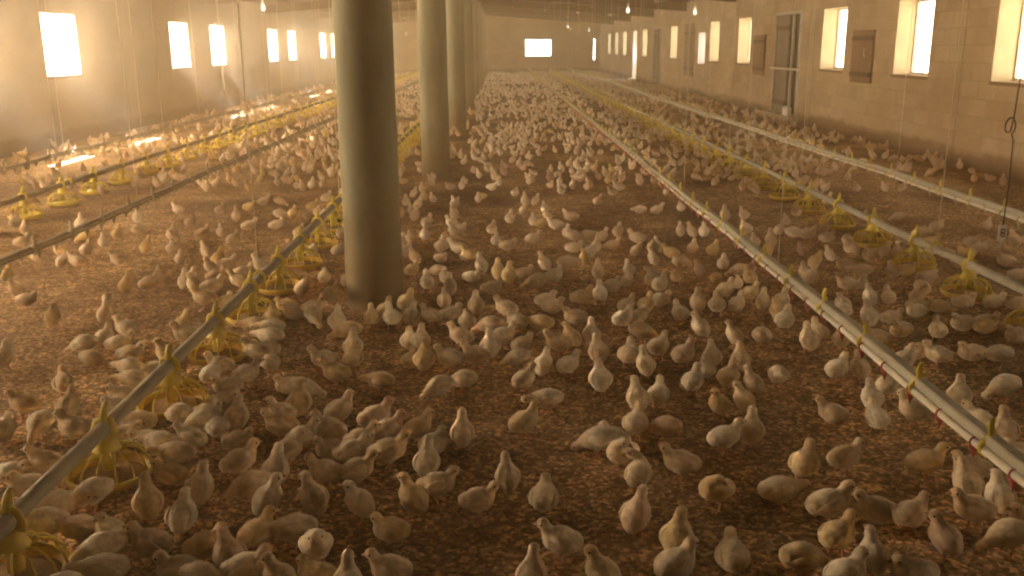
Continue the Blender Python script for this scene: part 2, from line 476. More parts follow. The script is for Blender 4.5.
for k, y in enumerate(COL_Y[2:]):
    bm = bmesh.new()
    H = RIDGE_Z - 0.014
    prof = [(0.172, -0.03), (0.170, 0.0)] + [(0.170 - 0.008 * t / 12 + 0.0012 * math.sin(t * 2.1 + k), H * t / 12) for t in range(1, 13)]
    lathe(bm, prof, 40)
    o = obj('column', bm, M['column'], smooth=True, loc=(COL_X, y, 0))
    lab = ('thick round concrete column standing closest to the camera' if k == 0 else
           '%s round concrete column of the row, counted from the camera' % ordinal(k))
    tag(o, lab, 'column', 'round concrete columns down the hall', 'thing')
# ---- doors
def make_door(n, o, leaf_mat, sack):
    y0, y1, z0, z1 = o
    d = empty('door_%d' % n, (XR, (y0 + y1) / 2, 0)); d['kind'] = 'structure'
    hw = (y1 - y0) / 2
    bm = bmesh.new()
    for ya in (-hw, hw - .05): box(bm, 0.0, 0.10, ya, ya + .05, z0, z1)
    box(bm, 0, .10, -hw, hw, z1 - .05, z1)
    obj('door_frame', bm, M['steel'], d)
    bm = bmesh.new(); box(bm, -.16, WT, -hw - .1, hw + .1, -.05, z0 + .03)
    obj('door_step', bm, M['plaster'], d)
    if leaf_mat is None: return
    bm = bmesh.new()        # shut half of the door, a boarded brown leaf
    for k in range(4):
        a = (hw - .05) * k / 4
        box(bm, .03 + .004 * (k % 2), .07, a + .003, a + (hw - .05) / 4, z0 + .04, z1 - .06)
    lf = obj('door_leaf', bm, leaf_mat, d)
    bm = bmesh.new()
    for za in (z0 + .2, z1 - .35): box(bm, .012, .032, .01, hw - .06, za, za + .08)
    obj('leaf_batten', bm, M['timber'], lf)
    bm = bmesh.new()        # added dark sheet standing for the shaded recess behind the open half
    box(bm, .20, .23, -hw + .001, hw - .001, z0 + .03, z1 - .001)
    obj('door_leaf', bm, M['timber'], d)
    for ya, r_ in ((-.10, .045), (-hw * .62, .06)):
        bm = bmesh.new(); box(bm, .06, .06 + r_, ya - r_, ya + r_ * .5, z0 + .03, z1 - .05)
        obj('door_post', bm, M['steel'], d)
    if not sack: return
    bm = bmesh.new(); tube(bm, [(-.03, -hw - .05, 1.02), (-.03, hw + .05, 1.02)], .022, 8)
    obj('door_bar', bm, M['pvc'], d)
make_door(1, DOOR_R, M['door_paint'], True)
make_door(2, DOOR2_R, M['door_paint'], False)
make_door(3, DOOR3_R, None, False)

def pillow_mesh(name, sx, sy, sz, mat, seed=0):
    bm = bmesh.new(); bmesh.ops.create_icosphere(bm, subdivisions=4, radius=1)
    for v in bm.verts:
        p = v.co
        q = Vector((math.copysign(abs(p.x) ** .55, p.x), math.copysign(abs(p.y) ** .55, p.y), math.copysign(abs(p.z) ** .7, p.z)))
        f = 1 + .12 * noise.noise(p * 2.2 + Vector((seed, 0, 0)))
        v.co = Vector((q.x * sx * f, q.y * sy * f, (q.z * f + 0.9) * sz))
        v.co.z = max(v.co.z, 0)
    return mesh_from(bm, name, mat, True)
sk = link_mesh('sack', pillow_mesh('sack', .05, .20, .11, M['sacking'], 3), loc=(XR - .052, DOOR_R[0] + .45, 0.10))
tag(sk, 'small crumpled white sack lying on the step of the metal door', 'sack')

# ---- boards and shutters hung on the door-side wall
def wall_board(name, pxa, pxb, pyt, pyb, label, mat, hardware=True):
    a = on_side(pxa, (pyt + pyb) / 2, XR); b_ = on_side(pxb, (pyt + pyb) / 2, XR)
    mid = (a.y + b_.y) / 2; hw = abs(a.y - b_.y) / 2
    pm = (pxa + pxb) / 2
    zt = on_side(pm, pyt, XR).z; zb = on_side(pm, pyb, XR).z
    t = empty(name, (XR, mid, zb)); tag(t, label, 'shutter', 'shutters on the door-side wall')
    h = zt - zb
    bm = bmesh.new(); box(bm, -.035, -.003, -hw, hw, 0, h)
    bmesh.ops.bevel(bm, geom=list(bm.edges), offset=.004, segments=1, affect='EDGES')
    obj('panel', bm, mat, t)
    bm = bmesh.new()
    for za in (h * .12, h * .80): box(bm, -.055, -.035, -hw + .02, hw - .02, za, za + .07)
    obj('batten', bm, M['timber'], t)
    bm = bmesh.new(); tube(bm, [(-.055, hw * -.5, h * .5), (-.085, hw * -.5, h * .53), (-.085, hw * -.5, h * .62), (-.055, hw * -.5, h * .65)], .009, 6)
    obj('handle', bm, M['steel'], t)
    return t
wall_board('window_shutter', 853.5, 874, 30, 83, 'brown wooden shutter panel between the two tall openings with cream reveals', M['board'])
wall_board('window_shutter', 755, 765.5, 35, 75, 'narrow brown wooden shutter panel beside the metal door', M['board'])
wall_board('window_shutter', 685.5, 694.5, 24, 76, 'tall brown shutter next to the bluish lit window', M['board'])

# ---- outside ground and a bush beyond the end window
bm = bmesh.new()
for x0, x1 in ((XL - 30, XL - WT), (XR + WT, XR + 30)): box(bm, x0, x1, YB - 20, YE + 40, -.25, -.12)
box(bm, XL - WT, XR + WT, YE + WT, YE + 40, -.25, -.12)
tag(obj('ground_outside', bm, M['earth']), kind='structure')

random.seed(5)
c = at_y(534.5, 50, YE + 6)
sh = empty('shrub', (c.x, YE + 6, -.12)); tag(sh, 'small dark bush seen through the bright end window', 'bush')
bm = bmesh.new()
for k in range(5):
    a = k * 1.26
    tube(bm, [(0, 0, 0), (.10 * math.cos(a), .1 * math.sin(a), .8), (.28 * math.cos(a), .28 * math.sin(a), 1.55 + .1 * k)], .02, 6, rr=[.03, .02, .008])
obj('stem', bm, M['timber'], sh)
bm = bmesh.new()
for k in range(260):
    a = random.random() * 6.28; r = random.random() * .33; z = 1.15 + random.random() * .75
    p = Vector((r * math.cos(a), r * math.sin(a), z)); q = Matrix.Rotation(random.random() * 6.28, 3, 'Z') @ Matrix.Rotation(random.random() * 3, 3, 'X')
    vs = [bm.verts.new(p + q @ Vector(v)) for v in ((0, 0, 0), (.05, .03, 0), (.12, 0, .01), (.05, -.03, 0))]
    bm.faces.new(vs)
lf = obj('leaves', bm, M['leaf'], sh); lf['kind'] = 'stuff'

# ------------------------------------------------------------------ equipment lines
Y0, Y1 = -2.5, 53.2
def sag(x, y): return 0.006 * math.sin(y * 1.1 + x) + 0.004 * math.sin(y * 2.7 + 2 * x)

def nipple_mesh():
    bm = bmesh.new()
    lathe(bm, [(.0135, .004), (.0165, .0), (.0165, -.012), (.009, -.016), (.008, -.030), (.0045, -.034), (.003, -.046)], 12)
    bmesh.ops.translate(bm, verts=bm.verts, vec=(0, 0, -.012))
    a = bmesh.new()
    # saddle that clips round the pipe
    for k in range(10):
        pass
    a.free()
    tube(bm, [(.0175 * math.sin(t), 0, .0175 * math.cos(t)) for t in [i * 2 * math.pi / 14 for i in range(15)]], .0036, 6, caps=False)
    return mesh_from(bm, 'nipple', M['red'], True)
def hook_mesh():
    """plastic hanger that clips pipe to rail and stands up as a bent tongue"""
    bm = bmesh.new()
    tube(bm, [(-.018, 0, -.006), (-.021, 0, .022), (.0, 0, .040), (.012, 0, .062), (.004, 0, .085), (.012, 0, .115)], .006, 6, flat=1.8, rr=[.005, .006, .007, .008, .007, .004])
    tube(bm, [(.018, 0, -.006), (.021, 0, .022), (.0, 0, .040)], .005, 6, flat=1.8)
    tube(bm, [(-.018, 0, -.004), (0, 0, -.020), (.018, 0, -.004)], .005, 6, flat=1.6)
    return mesh_from(bm, 'hook', M['yellow'], True)
NIP, HOOK = nipple_mesh(), hook_mesh()
def recolour(me, m):
    c_ = me.copy(); c_.materials.clear(); c_.materials.append(m); return c_
NIP_D, HOOK_D = recolour(NIP, M['dark_backlit']), recolour(HOOK, M['dark_backlit'])

def repeat_parts(name, me, parent, pts, limit=100):
    """the nearest hundred as parts of their own, the tiny rest as one part"""
    pts = sorted(pts, key=lambda p: abs(p.y - 1.5))
    for p in pts[:limit]:
        link_mesh(name, me, parent, loc=p)
    rest = pts[limit:]
    if rest:
        bm = bmesh.new(); src = bmesh.new(); src.from_mesh(me)
        for p in rest:
            tmp = me.copy(); tmp.transform(Matrix.Translation(p)); bm.from_mesh(tmp); bpy.data.meshes.remove(tmp)
        src.free()
        o = obj(name, bm, list(me.materials), parent, True); o['kind'] = 'stuff'

def drinker_line(x, z, label, rail_m, pipe_m, rail_side=1, cord_phase=0.0, nip=None, hook=None, thin=1.0):
    t = empty('drinker_line', (x, 0, 0)); tag(t, label, 'drinker line', 'nipple drinker lines along the hall')
    ys = [Y0 + (Y1 - Y0) * i / 140 for i in range(141)]
    bm = bmesh.new(); tube(bm, [(0, y, z + sag(x, y)) for y in ys], .0145 * thin, 10)
    obj('water_pipe', bm, pipe_m, t, True)
    bm = bmesh.new(); dx = .020 * rail_side
    rings = []
    prof = [(-.020, .0), (.020, .0), (.023, .006), (.023, .030), (.017, .036), (-.017, .036), (-.023, .030), (-.023, .006)]
    for y in ys:
        zz = z + .017 * thin + sag(x, y)
        rings.append([bm.verts.new((dx + a * thin, y, zz + b_ * thin)) for a, b_ in prof])
    for a, b_ in zip(rings, rings[1:]):
        for k in range(8): bm.faces.new((a[k], b_[k], b_[(k + 1) % 8], a[(k + 1) % 8]))
    bm.faces.new(rings[0]); bm.faces.new(rings[-1][::-1])
    bmesh.ops.recalc_face_normals(bm, faces=bm.faces)
    obj('support_rail', bm, rail_m, t)
    near = 1.6
    repeat_parts('nipple', nip or NIP, t, [Vector((0, y, z + sag(x, y))) for y in np.arange(near, Y1, .245)])
    repeat_parts('hook', hook or HOOK, t, [Vector((0.005, y, z + sag(x, y))) for y in np.arange(near + .1, Y1, .53)])
    for y in np.arange(cord_phase, Y1, 2.8):
        bm = bmesh.new()
        tube(bm, [(dx, y, z + .05), (dx, y + .006, 1.4), (dx, y, deck_z(x) - .02)], .0026, 5)
        obj('suspension_cord', bm, M['cord'], t)
    return t

def pan_meshes():
    R = .145
    bm = bmesh.new()      # grill: ring, fourteen arched spokes, neck collar
    for k in range(14):
        a = 2 * math.pi * k / 14
        p = []
        for r, z in ((.044, .122), (.068, .127), (.100, .114), (.130, .084), (R - .004, .040)):
            p.append((r * math.cos(a), r * math.sin(a), z))
        tube(bm, p, .0036, 6, flat=1.4)
    tube(bm, [(R * math.cos(2 * math.pi * i / 32), R * math.sin(2 * math.pi * i / 32), .045) for i in range(33)], .006, 6, caps=False)
    grill = mesh_from(bm, 'grill', M['yellow'], True)
    bm = bmesh.new()
    lathe(bm, [(.055, .004), (.120, .006), (R, .026), (R + .004, .044), (R - .003, .044), (R - .012, .028), (.114, .014), (.05, .012)], 32)
    dish = mesh_from(bm, 'dish', M['amber'], True)
    bm = bmesh.new()
    lathe(bm, [(.020, .018), (.118, .016), (.121, .022), (.085, .032), (.045, .046), (.02, .05)], 28)
    for v in bm.verts: v.co.z += .003 * noise.noise(v.co * 60)
    feed = mesh_from(bm, 'feed', M['feed'], True)
    bm = bmesh.new()     # drop tube and clamp tongue above the line
    lathe(bm, [(.024, .050), (.026, .100), (.046, .116), (.050, .124), (.046, .132), (.034, .155), (.032, .175)], 20)
    tube(bm, [(-.030, 0, .172), (-.033, 0, .203), (-.025, 0, .230), (0, 0, .239), (.025, 0, .230), (.033, 0, .203), (.030, 0, .172)], .008, 6, flat=2.0)
    tube(bm, [(0, 0, .232), (.002, .004, .262), (.007, .012, .290), (.010, .018, .300)], .010, 6, rr=[.017, .015, .011, .005], flat=1.0)
    hanger = mesh_from(bm, 'drop_tube', M['yellow'], True)
    return grill, dish, feed, hanger
PAN = pan_meshes()
whole_bm = bmesh.new()
for m_ in PAN: whole_bm.from_mesh(m_)
PAN_SMALL = mesh_from(whole_bm, 'pan_small', M['yellow'], True)

PANS = []
def feeder_line(x, label, pipe_m, first, step, cord_phase, detail):
    z = .205
    t = empty('feeder_line', (x, 0, 0)); tag(t, label, 'feeder line', 'auger feeder lines along the hall')
    ys = [Y0 + (Y1 - Y0) * i / 140 for i in range(141)]
    bm = bmesh.new(); tube(bm, [(0, y, z + .4 * sag(x, y)) for y in ys], .0265, 14)
    obj('auger_tube', bm, pipe_m, t, True)
    bm = bmesh.new()
    y = first - 4 * step
    k = 0
    while y < Y1 - .3:
        rz = random.uniform(0, 6.28)
        if k < detail:
            p = empty('feeder_pan', (0, y, 0), 0, t)
            for nm, me in zip(('grill', 'dish', 'feed', 'drop_tube'), PAN):
                c_ = link_mesh(nm, me, p)
                if nm != 'drop_tube': c_.rotation_euler = (0, 0, rz)
        else:
            link_mesh('feeder_pan', PAN_SMALL, t, loc=(0, y, 0))
        PANS.append((x, y))
        y += step; k += 1
    bm.free()
    for y in np.arange(cord_phase, Y1, 2.8):
        bm = bmesh.new()
        tube(bm, [(0, y, z + .02), (.0, y + .006, 1.4), (0, y, deck_z(x) - .02)], .0028, 5)
        obj('suspension_cord', bm, M['cord'], t)
        bm = bmesh.new()
        tube(bm, [(-.03, y, z - .01), (-.032, y, z + .02), (0, y, z + .05), (.032, y, z + .02), (.03, y, z - .01)], .005, 6, flat=2)
        obj('clamp', bm, M['yellow'], t)
    return t

random.seed(3)
def fit_x(z, *pts):
    return sum(on_floor(a, b_, z).x for a, b_ in pts) / len(pts)
XD1 = fit_x(.225, (800, 296), (926, 397), (1020, 476))
XD2 = fit_x(.225, (800, 146), (1018, 219))
XD3 = fit_x(.225, (0, 262), (194, 183))
XD4 = fit_x(.225, (0, 170), (198, 122))
XF1 = fit_x(.205, (7, 522), (114.6, 416), (175, 353.6), (333, 211))
XF2 = fit_x(.205, (955, 256), (812, 193))
XF3 = fit_x(.205, (62, 180), (200, 141), (337, 99))
print('lines', XD1, XD2, XD3, XD4, XF1, XF2, XF3)
drinker_line(XD1, .225, 'pale drinker pipe with red nipples crossing from the lower corner to the end window', M['alu'], M['pvc'], 1, 2.35)
drinker_line(XD2, .225, 'pale drinker pipe running close to the wall with the doors', M['alu'], M['pvc'], 1, 3.4, NIP_D)
drinker_line(XD3, .225, 'dark backlit drinker pipe between the columns and the bright windows', M['dark_backlit'], M['dark_backlit'], -1, 2.2, NIP_D, HOOK_D, .72)
drinker_line(XD4, .225, 'thin drinker pipe closest to the wall with the glaring windows', M['dark_backlit'], M['dark_backlit'], -1, 3.1, NIP_D, HOOK_D, .6)
feeder_line(XF1, 'grey feeder tube with yellow pans running past the round columns', M['galv'], on_side(105, 432, XF1).y, .66, on_side(258, 266, XF1).y, 60)
feeder_line(XF2, 'grey feeder tube with yellow pans between the two pale drinker pipes', M['galv'], on_side(969, 270, XF2).y, .74, on_side(936, 250, XF2).y, 60)
feeder_line(XF3, 'dark feeder tube with hazy yellow pans near the glaring windows', M['dark_backlit'], on_side(969, 270, XF2).y, .75, 3.7, 0)

# ---- hanging lamps
def lamp(px, py, h, label):
    v = ray(px, py); t_ = (h - CAMH) / v.z
    x, y = v.x * t_, v.y * t_
    r = empty('hanging_lamp', (x, y, h)); tag(r, label, 'lamp', 'bulbs hanging under the roof')
    bm = bmesh.new(); lathe(bm, [(.006, -.085), (.022, -.078), (.032, -.055), (.031, -.03), (.020, .0), (.016, .02)], 18)
    obj('bulb', bm, M['lamp_glow'], r, True)
    bm = bmesh.new(); lathe(bm, [(.019, .012), (.021, .02), (.021, .06), (.014, .07), (.006, .075)], 16)
    obj('socket', bm, M['white'], r, True)
    bm = bmesh.new(); tube(bm, [(0, 0, .07), (.004, 0, .3), (0, 0, deck_z(x) - h)], .004, 6)
    obj('cord', bm, M['cord'], r)
lamp(628, 8, 2.1, 'white bulb hanging on a cord at the very top edge, towards the end window')
lamp(695, 10, 2.1, 'clear bulb hanging in front of the wall with the doors')
lamp(589, 29, 2.1, 'tiny hanging bulb just above the row of far door-side windows')
lamp(568, 25, 2.1, 'tiny faint bulb hanging beside and above the end window')
lamp(263, 5, 2.1, 'white bulb hanging in front of the glaring window wall')
lamp(406, 33, 2.1, 'distant pale bulb seen in the gap between the first two columns')

# ---- black sensor cable with its white tag
p = on_side(1002, 233, 3.3)
t = empty('sensor_cable', (p.x, p.y, 0)); tag(t, 'black cable with a loop carrying a small white tag at its lower end', 'cable')
zt = p.z
bm = bmesh.new()
pts = [(.0, 0, zt + .055), (.004, 0, zt + .3), (-.004, 0, zt + .60)]
for i in range(0, 17):
    a = -math.pi / 2 + 2 * math.pi * i / 16
    pts.append((-.022 + .026 * math.cos(a), 0.0 + .003 * i, zt + .70 + .048 * math.sin(a)))
pts += [(-.004, .05, zt + .66), (.006, .045, zt + .74), (.004, .03, zt + .95), (-.003, .0, zt + 1.5), (0, 0, deck_z(3.3))]
tube(bm, pts, .0048, 7)
obj('cable', bm, M['cable'], t, True)
bm = bmesh.new(); box(bm, -.027, .027, -.008, .008, zt - .055, zt + .055)
bmesh.ops.bevel(bm, geom=list(bm.edges), offset=.004, segments=2, affect='EDGES')
tg = obj('tag', bm, M['white'], t)
bm = bmesh.new()
for cz in (.016, -.010):
    tube(bm, [(.012 * math.cos(a), -.0095, zt + cz + .013 * math.sin(a)) for a in [i * math.pi / 8 for i in range(17)]], .0035, 6, caps=False)
box(bm, -.012, .012, -.0095, -.008, zt - .002, zt + .006)
obj('printed_mark', bm, M['ink'], tg)
bm = bmesh.new(); tube(bm, [(0, 0, zt - .05), (0, 0, zt - .13)], .006, 8); 
obj('probe', bm, M['white'], t, True)

# ------------------------------------------------------------------ chicks
def blob(bm, c, r, rot=0.0, sub=3):
    mt = Matrix.Translation(c) @ Matrix.Rotation(-rot, 4, 'Y') @ Matrix.Diagonal((*r, 1))
    bmesh.ops.create_icosphere(bm, subdivisions=sub, radius=1, matrix=mt)
def chain(bm, a, b_, ra, rb, n=7):
    a, b_ = Vector(a), Vector(b_)
    for i in range(n):
        t = i / (n - 1); r = ra + (rb - ra) * t
        blob(bm, a.lerp(b_, t), (r, r, r), 0, 2)

POSES = {   # body centre, tilt, chest, rump, tail, neck base, neck middle, head, beak pitch
    'N': dict(c=(-.002, 0, .078), tilt=.16, chest=(.026, 0, .082), rump=(-.042, 0, .075), tail=(-.072, 0, .084), nb=(.040, 0, .098), nm=(.050, 0, .116), head=(.058, 0, .133), bp=-.15, legs=1),
    'U': dict(c=(-.006, 0, .082), tilt=.80, chest=(.012, 0, .098), rump=(-.026, 0, .058), tail=(-.046, 0, .042), nb=(.018, 0, .118), nm=(.023, 0, .138), head=(.030, 0, .157), bp=-.05, legs=1),
    'P': dict(c=(-.006, 0, .080), tilt=-.16, chest=(.026, 0, .070), rump=(-.044, 0, .086), tail=(-.074, 0, .100), nb=(.046, 0, .066), nm=(.066, 0, .052), head=(.082, 0, .036), bp=-.9, legs=1),
    'S': dict(c=(-.004, 0, .044), tilt=.05, chest=(.028, 0, .048), rump=(-.044, 0, .046), tail=(-.072, 0, .052), nb=(.036, 0, .062), nm=(.042, 0, .074), head=(.050, 0, .088), bp=-.2, legs=0),
    'R': dict(c=(-.002, 0, .078), tilt=.20, chest=(.026, 0, .084), rump=(-.042, 0, .074), tail=(-.070, 0, .080), nb=(.036, .006, .106), nm=(.042, .022, .128), head=(.030, .040, .140), bp=-.5, legs=1, turn=2.0),
    'L': dict(c=(-.006, 0, .074), tilt=.02, chest=(.028, 0, .074), rump=(-.044, 0, .076), tail=(-.074, 0, .084), nb=(.046, 0, .078), nm=(.068, 0, .082), head=(.088, 0, .080), bp=-.4, legs=1),
}

def remeshed(bm, voxel, smooth_it, mat, name):
    me = bpy.data.meshes.new('tmp'); bm.to_mesh(me); bm.free()
    o = bpy.data.objects.new('tmp', me); COL.objects.link(o)
    r = o.modifiers.new('r', 'REMESH'); r.mode = 'VOXEL'; r.voxel_size = voxel; r.use_smooth_shade = True
    s = o.modifiers.new('s', 'SMOOTH'); s.factor = .5; s.iterations = smooth_it
    dg = bpy.context.evaluated_depsgraph_get()
    out = bpy.data.meshes.new_from_object(o.evaluated_get(dg), depsgraph=dg)
    out.name = name
    out.materials.clear(); out.materials.append(mat)
    for p in out.polygons: p.use_smooth = True
    bpy.data.objects.remove(o); bpy.data.meshes.remove(me)
    return out

def body_bm(P, with_wings=False, fat=1.0):
    bm = bmesh.new()
    blob(bm, P['c'], (.058 * fat, .0455 * fat, .0455 * fat), P['tilt'])
    blob(bm, P['chest'], (.038, .038, .038), 0)
    blob(bm, P['rump'], (.035, .034, .032), P['tilt'])
    chain(bm, P['rump'], P['tail'], .022, .006)
    chain(bm, P['chest'], P['nb'], .035, .027)
    chain(bm, P['nb'], P['nm'], .0265, .0205)
    chain(bm, P['nm'], P['head'], .0205, .0185)
    h = Vector(P['head'])
    ta = P.get('turn', 0.0)
    fw = Vector((math.cos(ta), math.sin(ta), 0))
    blob(bm, h + fw * .003, (.0225, .0195, .0195), 0)
    chain(bm, h, h + fw * .016 + Vector((0, 0, .016 * P['bp'] * .6)), .014, .009, 4)
    if P['legs']:
        c = Vector(P['c'])
        for s in (-1, 1):
            chain(bm, (c.x + .004, s * .020, c.z - .016), (c.x + .006, s * .021, .040), .020, .0095)
    if with_wings:
        for s in (-1, 1): 
            c = Vector(P['c'])
            blob(bm, (c.x - .006, s * .036, c.z + .002), (.046, .010, .024), P['tilt'] - .25)
    return bm

def wing_me(P, s):
    bm = bmesh.new()
    c = Vector(P['c'])
    bmesh.ops.create_icosphere(bm, subdivisions=4, radius=1)
    rot = Matrix.Rotation(-(P['tilt'] + .22), 3, 'Y')
    for v in bm.verts:
        p = v.co.copy()
        x = p.x * .047
        taper = 1.0 if p.x > -.2 else max(.25, 1 + (p.x + .2) * .85)
        z = p.z * .026 * taper + (.006 if p.x < -.4 else 0) * (-p.x)
        y = p.y * .0085
        # primary feathers show as shallow ridges towards the tip
        y += .0018 * math.sin(z * 900) * (0.2 + max(0, -p.x))
        z -= .004 * (1 - abs(p.x))
        q = rot @ Vector((x, 0, z))
        # wrap the wing round the side of the body
        yy = .0425 - .55 * (q.z ** 2) / .04 - .28 * (q.x ** 2) / .056
        v.co = Vector((c.x - .008 + q.x, s * (yy + y), c.z + .004 + q.z))
    return mesh_from(bm, 'wing', M['eye'], True)

def leg_me(P, s):
    bm = bmesh.new(); c = Vector(P['c']); hx = c.x + .006
    tube(bm, [(hx, s * .021, .050), (hx - .008, s * .021, .030), (hx - .001, s * .022, .006)], .0035, 7, rr=[.006, .0040, .0036])
    for a in (-.5, 0, .5):
        tube(bm, [(hx - .001, s * .022, .005), (hx + .014 * math.cos(a), s * .022 + .014 * math.sin(a), .006), (hx + .027 * math.cos(a), s * .022 + .027 * math.sin(a), .002)], .002, 5, rr=[.0034, .0028, .0014])
    tube(bm, [(hx - .001, s * .022, .005), (hx - .012, s * .022, .002)], .002, 5, rr=[.003, .0012])
    return mesh_from(bm, 'leg', M['leg_skin'], True)

def face_me(P):
    h = Vector(P['head']); ta = P.get('turn', 0.0); bp = P['bp']
    fw = Vector((math.cos(ta) * math.cos(bp), math.sin(ta) * math.cos(bp), math.sin(bp)))
    flat = Vector((math.cos(ta), math.sin(ta), 0))
    base = h + flat * .0205 + Vector((0, 0, .010 * bp))
    bm = bmesh.new(); tube(bm, [base, base + fw * .008, base + fw * .017], .006, 8, rr=[.0072, .0055, .0012])
    beak = mesh_from(bm, 'beak', M['beak'], True)
    side = Vector((-flat.y, flat.x, 0)); eyes = []
    for s in (-1, 1):
        bm = bmesh.new(); blob(bm, h + flat * .007 + side * (s * .0180) + Vector((0, 0, .003)), (.0034, .0024, .0034), 0, 2)
        eyes.append(mesh_from(bm, 'eye', M['eye'], True))
    return beak, eyes

def ruffle(me, amp, seed):
    for v in me.vertices:
        p = v.co
        n_ = noise.noise(p * 95 + Vector((seed, 0, 0))) + .7 * noise.noise(p * 210 + Vector((0, seed, 0)))
        v.co = p + v.normal * (n_ * amp)

KIT = {}
for i, (k, P) in enumerate(POSES.items()):
    body = remeshed(body_bm(P), .0042, 9, TINTS[0], 'body')
    ruffle(body, .0017, i * 3.7)
    bodies = []
    for tm in TINTS:
        b2 = body.copy(); b2.materials.clear(); b2.materials.append(tm); bodies.append(b2)
    wings = []
    for s in (-1, 1):
        w_ = wing_me(P, s); ruffle(w_, .0006, i)
        ws = []
        for tm in TINTS:
            w2 = w_.copy(); w2.materials.clear(); w2.materials.append(tm); ws.append(w2)
        wings.append(ws)
    beak, eyes = face_me(P)
    legs = [leg_me(P, -1), leg_me(P, 1)] if P['legs'] else []
    mid = remeshed(body_bm(P, True), .0085, 3, TINTS[0], 'mid')
    far = remeshed(body_bm(P, True), .0130, 1, TINTS[0], 'far')
    KIT[k] = dict(body=bodies, wings=wings, beak=beak, eyes=eyes, legs=legs, mid=mid, far=far)

